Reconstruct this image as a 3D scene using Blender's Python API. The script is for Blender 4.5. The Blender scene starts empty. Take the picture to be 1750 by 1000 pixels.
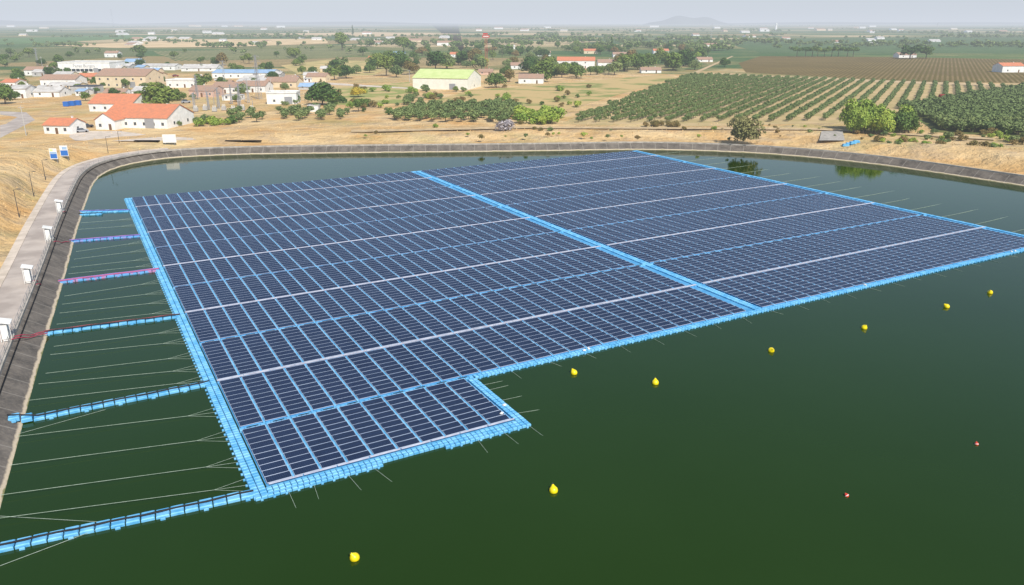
import bpy, math, random
import numpy as np
from mathutils import Vector, Matrix
random.seed(7); rng=np.random.RandomState(7)
scene=bpy.context.scene
COL=scene.collection
scene.view_settings.view_transform='Standard'
scene.view_settings.look='None'
# ---------------- camera / survey ----------------
H=40.0; F=1345.0; TH=math.atan(462/F)
cam=bpy.data.cameras.new("camera"); camo=bpy.data.objects.new("camera",cam); COL.objects.link(camo)
camo.location=(0,0,H); camo.rotation_euler=(math.pi/2-TH,0,0)
cam.sensor_width=36; cam.lens=36*F/1750; cam.clip_start=0.5; cam.clip_end=90000
scene.camera=camo
GZ=3.0
def G(u,v,z=0.0):
    """survey: ground coordinates of a sighted point standing on level z"""
    x=(u-875)/F; y=(500-v)/F
    t=(H-z)/(math.sin(TH)-y*math.cos(TH))
    return Vector((t*x, t*(math.cos(TH)+y*math.sin(TH)), z))
def MPP(v,z=GZ): return (H-z)/(math.cos(TH)*(v-38))
# ---------------- materials ----------------
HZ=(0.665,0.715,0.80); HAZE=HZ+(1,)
def finish(m,sh,haze=True,L=5800.0):  # haze is painted onto surfaces: pale emission mixed in with distance from world origin
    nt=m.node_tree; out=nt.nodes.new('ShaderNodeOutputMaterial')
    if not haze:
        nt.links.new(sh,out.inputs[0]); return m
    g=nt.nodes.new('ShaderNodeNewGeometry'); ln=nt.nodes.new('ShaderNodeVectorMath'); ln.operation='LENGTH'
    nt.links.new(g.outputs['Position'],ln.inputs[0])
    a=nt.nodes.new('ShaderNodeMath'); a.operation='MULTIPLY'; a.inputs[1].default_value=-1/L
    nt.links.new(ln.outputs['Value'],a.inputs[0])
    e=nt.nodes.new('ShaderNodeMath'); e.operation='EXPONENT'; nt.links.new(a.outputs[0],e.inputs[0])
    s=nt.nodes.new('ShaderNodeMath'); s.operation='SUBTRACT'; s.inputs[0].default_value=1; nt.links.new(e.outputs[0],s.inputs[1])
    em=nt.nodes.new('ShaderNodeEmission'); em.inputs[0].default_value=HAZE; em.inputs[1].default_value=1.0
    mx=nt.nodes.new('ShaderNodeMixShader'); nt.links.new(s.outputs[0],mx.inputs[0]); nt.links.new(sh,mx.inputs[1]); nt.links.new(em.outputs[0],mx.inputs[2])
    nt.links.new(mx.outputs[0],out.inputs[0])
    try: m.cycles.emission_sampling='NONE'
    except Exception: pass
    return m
def base(name):
    m=bpy.data.materials.new(name); m.use_nodes=True; m.node_tree.nodes.clear()
    b=m.node_tree.nodes.new('ShaderNodeBsdfPrincipled'); return m,m.node_tree,b
def c4(c): return (c[0],c[1],c[2],1)
def mixc(nt,f,a,b):
    mx=nt.nodes.new('ShaderNodeMix'); mx.data_type='RGBA'
    for sock,val in ((mx.inputs[0],f),(mx.inputs[6],a),(mx.inputs[7],b)):
        if isinstance(val,bpy.types.NodeSocket): nt.links.new(val,sock)
        elif isinstance(val,(int,float)): sock.default_value=val
        else: sock.default_value=c4(val)
    return mx.outputs[2]
def math_(nt,op,a,b=None,clamp=False):
    n=nt.nodes.new('ShaderNodeMath'); n.operation=op; n.use_clamp=clamp
    for i,val in enumerate((a,b)):
        if val is None: continue
        if isinstance(val,bpy.types.NodeSocket): nt.links.new(val,n.inputs[i])
        else: n.inputs[i].default_value=val
    return n.outputs[0]
def noise(nt,vec,scale,detail=4,rough=.55):
    n=nt.nodes.new('ShaderNodeTexNoise'); n.inputs['Scale'].default_value=scale; n.inputs['Detail'].default_value=detail; n.inputs['Roughness'].default_value=rough
    if vec is not None: nt.links.new(vec,n.inputs['Vector'])
    return n.outputs['Fac']
def rng_(nt,v,a,b,c=0.,d=1.):
    n=nt.nodes.new('ShaderNodeMapRange'); n.inputs[1].default_value=a; n.inputs[2].default_value=b; n.inputs[3].default_value=c; n.inputs[4].default_value=d
    nt.links.new(v,n.inputs[0]); return n.outputs[0]
def pos(nt): return nt.nodes.new('ShaderNodeNewGeometry').outputs['Position']
def objc(nt): return nt.nodes.new('ShaderNodeTexCoord').outputs['Object']
def bumpn(nt,b,h,dist,strength=1.):
    n=nt.nodes.new('ShaderNodeBump'); n.inputs['Distance'].default_value=dist; n.inputs['Strength'].default_value=strength
    nt.links.new(h,n.inputs['Height']); nt.links.new(n.outputs[0],b.inputs['Normal'])
def pmat(name,c1,c2=None,scale=1.,rough=.8,spec=.3,metal=0,bump=0,co='pos',thr=(.38,.62),rnd=0,haze=True,detail=5):
    m,nt,b=base(name)
    b.inputs['Roughness'].default_value=rough; b.inputs['Specular IOR Level'].default_value=spec; b.inputs['Metallic'].default_value=metal
    col=None
    if c2 is not None:
        v=pos(nt) if co=='pos' else objc(nt)
        f=noise(nt,v,scale,detail)
        col=mixc(nt,rng_(nt,f,*thr),c1,c2)
        if bump: bumpn(nt,b,f,bump)
    if rnd:
        oi=nt.nodes.new('ShaderNodeObjectInfo')
        hs=nt.nodes.new('ShaderNodeHueSaturation')
        nt.links.new(rng_(nt,oi.outputs['Random'],0,1,.5-.04*rnd,.5+.035*rnd),hs.inputs['Hue'])
        nt.links.new(rng_(nt,oi.outputs['Random'],0,1,1+.5*rnd,1-.45*rnd),hs.inputs['Value'])
        if col is None: hs.inputs['Color'].default_value=c4(c1)
        else: nt.links.new(col,hs.inputs['Color'])
        col=hs.outputs[0]
    if col is None: b.inputs['Base Color'].default_value=c4(c1)
    else: nt.links.new(col,b.inputs['Base Color'])
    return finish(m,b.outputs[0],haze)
M={}
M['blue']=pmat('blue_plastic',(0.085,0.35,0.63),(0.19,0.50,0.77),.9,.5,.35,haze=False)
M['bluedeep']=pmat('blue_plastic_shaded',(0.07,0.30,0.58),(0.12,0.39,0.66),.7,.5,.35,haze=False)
M['bluepurple']=pmat('blue_violet_plastic',(0.10,0.33,0.64),(0.24,0.27,0.58),1.5,.5,.35,haze=False,thr=(.47,.58))
M['pinkpurple']=pmat('pink_violet_plastic',(0.11,0.33,0.62),(0.42,0.20,0.38),1.4,.5,.35,haze=False,thr=(.50,.60))
M['tray']=pmat('galvanised_tray',(0.56,0.57,0.64),(0.42,0.43,0.51),1.5,.5,.4,haze=False)
M['black']=pmat('black_rubber',(0.012,0.012,0.014),rough=.6,haze=False)
M['red']=pmat('red_cable',(0.48,0.05,0.10),rough=.5,haze=False)
M['purple']=pmat('purple_cable',(0.20,0.13,0.42),rough=.5,haze=False)
M['rope']=pmat('rope_fibre',(0.42,0.50,0.42),(0.3,0.38,0.3),2,.9,haze=False)
M['yellow']=pmat('buoy_yellow',(0.82,0.68,0.01),(0.76,0.58,0.01),3,.35,.5,co='obj',haze=False)
M['redb']=pmat('buoy_red',(0.7,0.07,0.04),(.6,.05,.03),3,.4,.5,co='obj',haze=False)
M['white']=pmat('white_paint',(0.82,0.82,0.80),(0.70,0.70,0.67),.6,.6,.3)
M['cream']=pmat('cream_render',(0.72,0.60,0.42),(0.64,0.52,0.35),.4,.8)
M['palewall']=pmat('pale_cream_sheet',(0.80,0.79,0.70),(0.72,0.71,0.62),.4,.8)
M['grey']=pmat('grey_render',(0.50,0.49,0.47),(0.40,0.39,0.37),.4,.8)
M['pink']=pmat('pink_render',(0.62,0.42,0.33),(0.54,0.36,0.28),.4,.8)
M['steel']=pmat('galvanised_steel',(0.38,0.39,0.41),rough=.5,metal=.4)
M['dark']=pmat('dark_metal',(0.05,0.05,0.055),rough=.5)
M['glass']=pmat('window_glass',(0.03,0.04,0.05),rough=.1,spec=.6)
M['door']=pmat('door_paint',(0.16,0.09,0.05),rough=.6)
M['greenroof']=pmat('green_sheet_roof',(0.52,0.62,0.24),(0.60,0.68,0.30),.3,.5)
M['blueroof']=pmat('blue_sheet_roof',(0.26,0.40,0.58),(0.34,0.48,0.66),.3,.5)
M['lightroof']=pmat('pale_sheet_roof',(0.60,0.58,0.55),(0.44,0.42,0.39),.3,.6)
M['bluepaint']=pmat('blue_paint',(0.03,0.15,0.5),rough=.5)
M['redpaint']=pmat('red_paint',(0.5,0.04,0.04),rough=.5)
M['darkred']=pmat('dark_red_paint',(0.22,0.03,0.025),rough=.6)
M['concrete']=pmat('concrete',(0.46,0.42,0.37),(0.30,0.28,0.245),.8,.9,bump=.02)
M['bark']=pmat('bark',(0.09,0.065,0.045),(0.05,0.04,0.03),3,.9,co='obj')
def leafmat(name,a,b_,rnd=.8): return pmat(name,a,b_,4,.7,.25,co='obj',rnd=rnd,thr=(.35,.65))
M['leaf']=leafmat('leaves_green',(0.045,0.095,0.018),(0.13,0.20,0.04))
M['olive']=leafmat('leaves_olive',(0.10,0.15,0.045),(0.19,0.245,0.085),.4)
M['browngreen']=leafmat('leaves_olive_brown',(0.15,0.15,0.05),(0.24,0.23,0.09),.1)
M['bright']=leafmat('leaves_bright',(0.16,0.26,0.035),(0.32,0.40,0.07),.4)
M['autumn']=leafmat('leaves_yellow',(0.6,0.43,0.03),(0.40,0.30,0.05),.3)
M['rust']=leafmat('leaves_brown',(0.24,0.16,0.05),(0.15,0.14,0.045),.4)
M['drygrass']=leafmat('dry_grass_blades',(0.60,0.43,0.20),(0.66,0.51,0.28),.2)
M['greyb']=leafmat('leaves_grey',(0.34,0.31,0.33),(0.46,0.42,0.43),.2)
def roofmat(name,a,b_):
    m,nt,b=base(name); v=objc(nt)
    w=nt.nodes.new('ShaderNodeTexWave'); w.bands_direction='X'; w.inputs['Scale'].default_value=1.2; w.inputs['Distortion'].default_value=.4; nt.links.new(v,w.inputs['Vector'])
    f=noise(nt,v,.7,6)
    c=mixc(nt,rng_(nt,f,.35,.65),a,b_); c=mixc(nt,math_(nt,'MULTIPLY',w.outputs['Fac'],.2),c,(a[0]*.4,a[1]*.4,a[2]*.4))
    nt.links.new(c,b.inputs['Base Color']); b.inputs['Roughness'].default_value=.8; bumpn(nt,b,w.outputs['Fac'],.05)
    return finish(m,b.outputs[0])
M['tile']=roofmat('clay_tile',(0.72,0.25,0.12),(0.56,0.22,0.12))
M['tileold']=roofmat('old_clay_tile',(0.46,0.28,0.19),(0.38,0.26,0.19))
def panelmat():
    m,nt,b=base('photovoltaic_glass')
    uv=nt.nodes.new('ShaderNodeUVMap'); sp=nt.nodes.new('ShaderNodeSeparateXYZ'); nt.links.new(uv.outputs[0],sp.inputs[0])
    def line(s,n,w):
        fr=math_(nt,'FRACT',math_(nt,'MULTIPLY',s,n)); d=math_(nt,'ABSOLUTE',math_(nt,'SUBTRACT',fr,.5))
        return math_(nt,'GREATER_THAN',d,.5-w)
    def edge(s,w):
        d=math_(nt,'ABSOLUTE',math_(nt,'SUBTRACT',s,.5)); return math_(nt,'GREATER_THAN',d,.5-w)
    cells=math_(nt,'MAXIMUM',line(sp.outputs[0],12,.025),line(sp.outputs[1],6,.025))
    fr=math_(nt,'MAXIMUM',edge(sp.outputs[0],.012),edge(sp.outputs[1],.045))
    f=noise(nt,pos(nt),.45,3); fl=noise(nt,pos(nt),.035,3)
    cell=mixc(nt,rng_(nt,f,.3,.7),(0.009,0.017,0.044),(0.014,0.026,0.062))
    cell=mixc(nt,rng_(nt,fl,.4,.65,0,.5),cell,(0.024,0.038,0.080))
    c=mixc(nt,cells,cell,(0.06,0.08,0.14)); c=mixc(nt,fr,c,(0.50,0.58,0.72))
    nt.links.new(c,b.inputs['Base Color'])
    b.inputs['Roughness'].default_value=.2; b.inputs['Specular IOR Level'].default_value=.8
    return finish(m,b.outputs[0],False)
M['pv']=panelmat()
def watermat():
    m,nt,b=base('pond_water'); p=pos(nt)
    f=noise(nt,p,.012,5,.6)
    c=mixc(nt,rng_(nt,f,.35,.65),(0.015,0.038,0.005),(0.019,0.046,0.008))
    nt.links.new(c,b.inputs['Base Color']); b.inputs['Roughness'].default_value=.04; b.inputs['IOR'].default_value=1.33
    b.inputs['Specular IOR Level'].default_value=.40
    f2=noise(nt,p,2.2,3); f3=noise(nt,p,.5,2)
    h=math_(nt,'ADD',f2,math_(nt,'MULTIPLY',f3,1.5)); bumpn(nt,b,h,.007,.5)
    return finish(m,b.outputs[0],False)
M['water']=watermat()
def liningmat():
    m,nt,b=base('bank_lining'); uv=nt.nodes.new('ShaderNodeUVMap'); sp=nt.nodes.new('ShaderNodeSeparateXYZ'); nt.links.new(uv.outputs[0],sp.inputs[0])
    p=pos(nt); f=noise(nt,p,.35,6,.65); f2=noise(nt,p,2.5,5,.7)
    c=mixc(nt,rng_(nt,f,.35,.65),(0.075,0.068,0.062),(0.17,0.15,0.13))
    c=mixc(nt,math_(nt,'MULTIPLY',rng_(nt,f2,.45,.75),.45),c,(0.28,0.24,0.19))
    fr=math_(nt,'FRACT',math_(nt,'MULTIPLY',sp.outputs[0],.25)); c=mixc(nt,math_(nt,'MULTIPLY',math_(nt,'LESS_THAN',fr,.05),.4),c,(0.36,0.33,0.29))
    z=nt.nodes.new('ShaderNodeSeparateXYZ'); nt.links.new(p,z.inputs[0])
    zz=math_(nt,'ADD',z.outputs[2],math_(nt,'MULTIPLY',math_(nt,'SUBTRACT',f,.5),.45))
    c=mixc(nt,rng_(nt,zz,.27,.17),c,(0.54,0.45,0.33)); c=mixc(nt,rng_(nt,zz,.07,.0),c,(0.20,0.20,0.08))
    nt.links.new(c,b.inputs['Base Color']); b.inputs['Roughness'].default_value=.85; bumpn(nt,b,f2,.05)
    return finish(m,b.outputs[0],False)
M['lining']=liningmat()
def groundmat():
    m,nt,b=base('dry_plain'); p=pos(nt)
    f=noise(nt,p,.05,8,.6); f2=noise(nt,p,.9,6,.7); f3=noise(nt,p,.018,5,.6)
    dry=mixc(nt,rng_(nt,f,.38,.6),(0.56,0.36,0.155),(0.68,0.50,0.27))
    dry=mixc(nt,math_(nt,'MULTIPLY',rng_(nt,f2,.5,.7),.32),dry,(0.28,0.19,0.08))
    dry=mixc(nt,math_(nt,'MULTIPLY',rng_(nt,f3,.5,.6),.5),dry,(0.30,0.28,0.10))
    fe=noise(nt,p,.11,6,.6); dry=mixc(nt,math_(nt,'MULTIPLY',rng_(nt,fe,.52,.62),.55),dry,(0.44,0.33,0.21))
    fo=noise(nt,p,.06,4,.5); dry=mixc(nt,math_(nt,'MULTIPLY',rng_(nt,fo,.56,.64),.5),dry,(0.60,0.33,0.12))
    vo=nt.nodes.new('ShaderNodeTexVoronoi'); vo.inputs['Scale'].default_value=1.0
    mp=nt.nodes.new('ShaderNodeMapping'); mp.inputs['Rotation'].default_value=(0,0,.5); mp.inputs['Scale'].default_value=(.0022,.0045,.001)
    nt.links.new(p,mp.inputs[0]); nt.links.new(mp.outputs[0],vo.inputs['Vector'])
    ss=nt.nodes.new('ShaderNodeSeparateColor'); nt.links.new(vo.outputs['Color'],ss.inputs[0])
    r=nt.nodes.new('ShaderNodeValToRGB'); r.color_ramp.interpolation='CONSTANT'
    cols=[(0,(.07,.14,.045)),(.22,(.12,.18,.055)),(.38,(.20,.21,.08)),(.5,(.09,.16,.055)),(.64,(.36,.27,.13)),(.76,(.10,.16,.055)),(.85,(.58,.45,.26))]
    r.color_ramp.elements[0].position=0; r.color_ramp.elements[0].color=c4(cols[0][1])
    r.color_ramp.elements[1].position=cols[1][0]; r.color_ramp.elements[1].color=c4(cols[1][1])
    for q,cc in cols[2:]:
        e=r.color_ramp.elements.new(q); e.color=c4(cc)
    nt.links.new(ss.outputs[0],r.inputs[0])
    patch=mixc(nt,rng_(nt,f2,.3,.7,.0,.35),r.outputs[0],(0.05,0.08,0.025))
    patch=mixc(nt,math_(nt,'MULTIPLY',rng_(nt,noise(nt,p,.01,6,.7),.5,.62),.4),patch,(0.34,0.29,0.13))
    ln=nt.nodes.new('ShaderNodeVectorMath'); ln.operation='LENGTH'; nt.links.new(p,ln.inputs[0])
    d=math_(nt,'ADD',ln.outputs['Value'],math_(nt,'MULTIPLY',math_(nt,'SUBTRACT',f3,.5),700.))
    c=mixc(nt,rng_(nt,d,560,820),dry,patch)
    nt.links.new(c,b.inputs['Base Color']); b.inputs['Roughness'].default_value=.95; b.inputs['Specular IOR Level'].default_value=.1
    bumpn(nt,b,math_(nt,'ADD',math_(nt,'MULTIPLY',f2,.5),math_(nt,'MULTIPLY',fe,6.)),.6)
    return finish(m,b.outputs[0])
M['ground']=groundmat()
def rowmat(name,soil,crop,ang,period,duty=.5,jit=1.):
    m,nt,b=base(name); p=pos(nt); sp=nt.nodes.new('ShaderNodeSeparateXYZ'); nt.links.new(p,sp.inputs[0])
    a=math.radians(ang)
    d=math_(nt,'ADD',math_(nt,'MULTIPLY',sp.outputs[0],math.sin(a)),math_(nt,'MULTIPLY',sp.outputs[1],-math.cos(a)))
    f=noise(nt,p,.4,5,.7); f2=noise(nt,p,.02,4)
    d=math_(nt,'ADD',d,math_(nt,'MULTIPLY',f,jit))
    s=math_(nt,'SINE',math_(nt,'MULTIPLY',d,2*math.pi/period))
    k=rng_(nt,s,(.5-duty)*2-.3,(.5-duty)*2+.3)
    crop2=mixc(nt,rng_(nt,f,.3,.7),crop,tuple(x*.5 for x in crop))
    soil2=mixc(nt,rng_(nt,f2,.4,.6),soil,tuple(x*.75 for x in soil))
    c=mixc(nt,k,soil2,crop2); nt.links.new(c,b.inputs['Base Color']); b.inputs['Roughness'].default_value=.95; b.inputs['Specular IOR Level'].default_value=.1
    bumpn(nt,b,f,.3)
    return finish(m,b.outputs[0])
M['asphalt']=pmat('worn_asphalt',(0.50,0.44,0.39),(0.36,0.31,0.275),.22,.9,.2,detail=9,bump=.01)
M['pave']=pmat('pale_pavement',(0.66,0.57,0.48),(0.50,0.43,0.35),.4,.9,.2,detail=8)
M['track']=pmat('dirt_track',(0.58,0.44,0.27),(0.42,0.31,0.17),.5,.95,.1,detail=8,bump=.1)
# ---------------- mesh builder ----------------
class MB:
    def __init__(s): s.v=[]; s.f=[]; s.m=[]
    def add(s,vs,fs,mi=0):
        o=len(s.v); s.v+=[tuple(x) for x in vs]; s.f+=[tuple(i+o for i in f) for f in fs]; s.m+=[mi]*len(fs)
    def box(s,c,sz,yaw=0,mi=0):
        x,y,z=sz[0]/2,sz[1]/2,sz[2]/2; ca,sa=math.cos(yaw),math.sin(yaw)
        vs=[(c[0]+a*x*ca-b*y*sa,c[1]+a*x*sa+b*y*ca,c[2]+d*z) for d in(-1,1) for a,b in((-1,-1),(1,-1),(1,1),(-1,1))]
        s.add(vs,[(3,2,1,0),(4,5,6,7),(0,1,5,4),(1,2,6,5),(2,3,7,6),(3,0,4,7)],mi)
    def flo(s,cx,cy,w,d,z0,z1,mi=0,ch=.05):
        vs=[]
        for zz,k in((z0,0),(z1-ch,0),(z1,ch)):
            for a,b in((-1,-1),(1,-1),(1,1),(-1,1)): vs.append((cx+a*(w/2-k),cy+b*(d/2-k),zz))
        fs=[(8,9,10,11)]
        for k in(0,4):
            for i in range(4): j=(i+1)%4; fs.append((k+i,k+j,k+4+j,k+4+i))
        s.add(vs,fs,mi)
    def beam(s,p,q,r,mi=0,n=4,r2=None):
        p=Vector(p); q=Vector(q); d=(q-p)
        if d.length<1e-6: return
        d.normalize(); a=d.orthogonal().normalized(); b=d.cross(a); r2=r if r2 is None else r2
        vs=[p+(a*math.cos(t)+b*math.sin(t))*r for t in [2*math.pi*i/n for i in range(n)]]+[q+(a*math.cos(t)+b*math.sin(t))*r2 for t in [2*math.pi*i/n for i in range(n)]]
        fs=[(i,(i+1)%n,n+(i+1)%n,n+i) for i in range(n)]+[tuple(range(n))[::-1],tuple(range(n,2*n))]
        s.add(vs,fs,mi)
    def path(s,pts,r,mi=0,n=5):
        for a,b in zip(pts[:-1],pts[1:]): s.beam(a,b,r,mi,n)
    def lathe(s,prof,mi=0,n=20,c=(0,0,0)):
        vs=[]
        for r,z in prof:
            for i in range(n): t=2*math.pi*i/n; vs.append((c[0]+r*math.cos(t),c[1]+r*math.sin(t),c[2]+z))
        fs=[(k*n+i,k*n+(i+1)%n,(k+1)*n+(i+1)%n,(k+1)*n+i) for k in range(len(prof)-1) for i in range(n)]
        s.add(vs,fs,mi)
    def mesh(s,name,mats):
        me=bpy.data.meshes.new(name); me.from_pydata(s.v,[],s.f)
        for k in mats: me.materials.append(M[k] if isinstance(k,str) else k)
        if len(mats)>1: me.polygons.foreach_set('material_index',s.m)
        me.update(); return me
def smooth(me): me.polygons.foreach_set('use_smooth',[True]*len(me.polygons)); return me
def obj(name,data,parent=None,loc=(0,0,0),rot=0,scale=None):
    o=bpy.data.objects.new(name,data); COL.objects.link(o); o.location=loc; o.rotation_euler=(0,0,rot)
    if scale is not None: o.scale=scale if hasattr(scale,'__len__') else (scale,)*3
    if parent: o.parent=parent
    return o
def top(o,label,cat,group=None,kind=None):
    o['label']=label; o['category']=cat
    if group: o['group']=group
    if kind: o['kind']=kind
    return o
def struct(o,label,cat): return top(o,label,cat,None,'structure')
# ---------------- pond outline ----------------
px=[(0,870),(62,640),(112,470),(130,400),(146,350),(160,312),(178,294),(215,281),(280,270),(400,264),(600,261.5),(900,258.5),(1090,255.5),(1200,257.5),(1300,262),(1400,270),(1500,281),(1600,295),(1750,318)]
W=[(45,-140),(0.5,-40)]+[tuple(G(u,v)[:2]) for u,v in px]+[(195,115),(245,20),(230,-90),(140,-150)]
def densify(P,step):
    out=[]
    for i in range(len(P)):
        a=np.array(P[i]);b=np.array(P[(i+1)%len(P)]); n=max(1,int(round(np.linalg.norm(b-a)/step)))
        for k in range(n): out.append(a+(b-a)*k/n)
    return np.array(out)
R=densify(W,3.0)
for _ in range(8): R=(np.roll(R,1,0)+np.roll(R,-1,0)+2*R)/4
T_=np.roll(R,-1,0)-np.roll(R,1,0); T_/=np.linalg.norm(T_,axis=1)[:,None]
NR=np.stack([-T_[:,1],T_[:,0]],1)
cen=R.mean(0)
if ((R-cen)*NR).sum()<0: NR=-NR
for _ in range(4):
    NR=(np.roll(NR,1,0)+np.roll(NR,-1,0)+2*NR)/4; NR/=np.linalg.norm(NR,axis=1)[:,None]
NS=len(R); arc=np.concatenate([[0],np.cumsum(np.linalg.norm(np.roll(R,-1,0)-R,axis=1))])
def ring(off,z):
    q=R+NR*off
    zz=z if hasattr(z,'__len__') else [z]*NS
    return [(q[i][0],q[i][1],zz[i]) for i in range(NS)]
def loft(name,rings,offs,mat,idx=None,close=True):
    ids=list(range(NS)) if idx is None else idx
    n=len(ids); vs=[]
    for r in rings: vs+=[r[i] for i in ids]
    fs=[];uvs=[]
    last=n if (idx is None and close) else n-1
    for k in range(len(rings)-1):
        for i in range(last):
            j=(i+1)%n
            fs.append((k*n+j,k*n+i,(k+1)*n+i,(k+1)*n+j))
            a0=arc[ids[i]]; a1=arc[ids[i]+1]
            uvs+=[(a1,offs[k]),(a0,offs[k]),(a0,offs[k+1]),(a1,offs[k+1])]
    me=bpy.data.meshes.new(name); me.from_pydata(vs,[],fs); me.materials.append(M[mat] if isinstance(mat,str) else mat)
    uv=me.uv_layers.new(name='UVMap'); uv.data.foreach_set('uv',[c for t in uvs for c in t]); me.update()
    return me
me=bpy.data.meshes.new('water'); me.from_pydata(ring(.4,0.0),[],[tuple(range(NS))[::-1]]); me.materials.append(M['water']); me.update()
if me.polygons[0].normal.z<0: me.flip_normals()
struct(obj('water',me),'calm dark green water of an irrigation pond','water')
struct(obj('pond_bank',loft('pond_bank',[ring(-3,-1.8),ring(0,0),ring(.5,.3),ring(1.5,.9),ring(3,1.8)],[-3,0,.5,1.5,3],'lining')),'dark sloping lined pond bank with pale waterline','bank')
struct(obj('kerb',loft('kerb',[ring(3.0,1.75),ring(3.0,2.2),ring(3.4,2.2),ring(3.4,1.8)],[3,3.3,3.6,4],'concrete')),'pale concrete kerb wall along the pond bank','kerb')
leftw=np.zeros(NS); rightw=np.zeros(NS)
for i in range(NS):
    x,y=R[i]
    if x<-25 and y<262: leftw[i]=np.clip((-x-40)/20,0,1)*np.clip((238-y)/14,0,1)
    if x>60 and y>80: rightw[i]=np.clip((x-98)/22,0,1)
def gz(i,off):
    t=min(1,max(0,(off-9)/14)); t=t*t*(3-2*t); z=1.86+(GZ-1.86)*t
    if off>9.4 and off<46:
        b=min(1,(off-9.4)/8) if off<24 else max(0,(46-off)/22); b=b*b*(3-2*b)
        z+=leftw[i]*3.6*b+rightw[i]*1.8*b
        z+=(.3*math.sin(i*.53+off*.5)+.3*math.sin(i*.27-off*.31))*min(1,(off-9.4)/5)*max(0,(46-off)/36)
    return z
def gh(x,y):
    q=np.array([x,y]); i=int(np.argmin(((R-q)**2).sum(1))); off=float(np.dot(q-R[i],NR[i])); return gz(i,off) if off>3.3 else 1.9
def GG(u,v):
    z=3.0
    for _ in range(12): p=G(u,v,z); z=.5*z+.5*gh(p.x,p.y)
    return G(u,v,z)
offs=[3.3,6,8,9.4,10.5,12,13.5,15,17,19.5,22,24,27,30,34,40,46,60,90,150,300,600,1200,2500,6000,15000,45000]
me=loft('ground',[ring(o,[gz(i,o) for i in range(NS)]) for o in offs],offs,'ground')
struct(obj('ground',smooth(me)),'dry ochre grassland and patchwork farm plain','ground')
idl=[i for i in range(NS) if R[i][0]<-24 or R[i][1]<0 and R[i][0]<60]
cut=min((i for i in idl if R[i][1]>244),default=max(idl))
idl=[i for i in idl if i<=cut]
struct(obj('road',loft('road',[ring(3.4,1.885),ring(7.7,1.885)],[3.45,7.7],'asphalt',idl)),'worn grey asphalt service road beside the pond','road')
struct(obj('pavement',loft('pavement',[ring(7.7,1.87),ring(7.7,1.99),ring(9.1,1.99),ring(9.1,1.8)],[7.7,7.8,9.1,9.2],'pave',idl)),'pale concrete pavement beside the service road','pavement')
idr=[i for i in range(cut,NS) if R[i][1]>60]
struct(obj('path',loft('path',[ring(3.4,1.885),ring(6.0,1.885)],[3.45,6.0],'track',idr)),'pale dirt track along the far bank','path')
def sheet(name,poly,mat,lift,label,cat='field',z=GZ):
    vs=[tuple(G(u,v,z+lift)) for u,v in poly]
    me=bpy.data.meshes.new(name); me.from_pydata(vs,[],[tuple(range(len(vs)))]); me.materials.append(M[mat] if isinstance(mat,str) else mat); me.update()
    if me.polygons[0].normal.z<0: me.flip_normals()
    return struct(obj(name,me),label,cat)
sheet('road',[(0,236),(60,205),(45,192),(0,190),(0,196),(30,200),(10,212),(0,214)],'asphalt',.02,'narrow asphalt lane by the small buildings','road')
sheet('road',[(128,240),(118,234),(122,224),(205,224),(250,230),(330,236),(335,239),(250,241),(180,241)],'pave',.03,'pale paved yard by the pond corner','road')
RA=62.3
sheet('orchard_soil',[(955,212),(1175,128),(1700,146),(1740,152),(1560,185),(1440,210),(1200,216)],pmat('orchard_soil',(0.54,0.40,0.22),(0.40,0.32,0.15),.1,.95,.1,detail=8,bump=.2),.03,'bare tan soil of an olive orchard')
sheet('field',[(1262,108),(1300,96),(1560,98),(1760,102),(1760,142),(1560,140),(1275,124)],rowmat('vineyard',(0.23,0.165,0.07),(0.17,0.13,0.03),RA,3.2,.6),.04,'brown autumn vineyard in tight rows')
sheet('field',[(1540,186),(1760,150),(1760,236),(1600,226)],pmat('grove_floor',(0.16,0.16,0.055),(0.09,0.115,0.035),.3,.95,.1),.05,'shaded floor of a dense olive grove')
sheet('field',[(1240,74),(1300,66),(1760,62),(1760,92),(1300,90)],rowmat('green_orchard_a',(0.16,0.20,0.08),(0.055,0.15,0.05),RA+20,5,.65),.1,'dark green orchard rows on flat plain')
sheet('field',[(0,84),(230,80),(240,96),(100,104),(0,108)],rowmat('green_orchard_b',(0.28,0.25,0.12),(0.07,0.15,0.04),150,5,.6),.06,'green orchard rows beside the town')
sheet('field',[(90,78),(330,68),(560,66),(560,74),(400,80),(200,82)],pmat('stubble',(0.70,0.52,0.31),(0.50,0.38,0.20),.02,.95,.1,detail=8),.12,'pale stubble field on the plain')
sheet('field',[(0,66),(200,60),(300,62),(60,74),(0,76)],pmat('green_field',(0.12,0.22,0.07),(0.09,0.16,0.05),.02,.95,.1,detail=8),.13,'green crop field on the plain')
sheet('field',[(420,58),(640,55),(800,58),(640,62)],pmat('stubble_b',(0.64,0.49,0.31),(0.50,0.38,0.21),.02,.95,.1,detail=8),.14,'pale stubble field beyond the orchards')
sheet('field',[(260,88),(560,82),(640,90),(560,100),(300,104)],rowmat('green_orchard_c',(0.36,0.31,0.16),(0.10,0.17,0.05),120,6,.55),.07,'green orchard rows on tan soil')
sheet('field',[(480,112),(560,102),(680,106),(640,128),(520,132)],pmat('yellow_grass',(0.58,0.43,0.20),(0.35,0.32,0.13),.05,.95,.1,detail=8),.05,'yellow dry meadow near the town')
sheet('field',[(560,150),(700,140),(700,176),(560,180)],pmat('scrub_meadow',(0.26,0.29,0.09),(0.50,0.38,0.18),.06,.95,.1,detail=8,bump=.4,thr=(.42,.52)),.04,'scrubby green and tan meadow')
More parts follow.
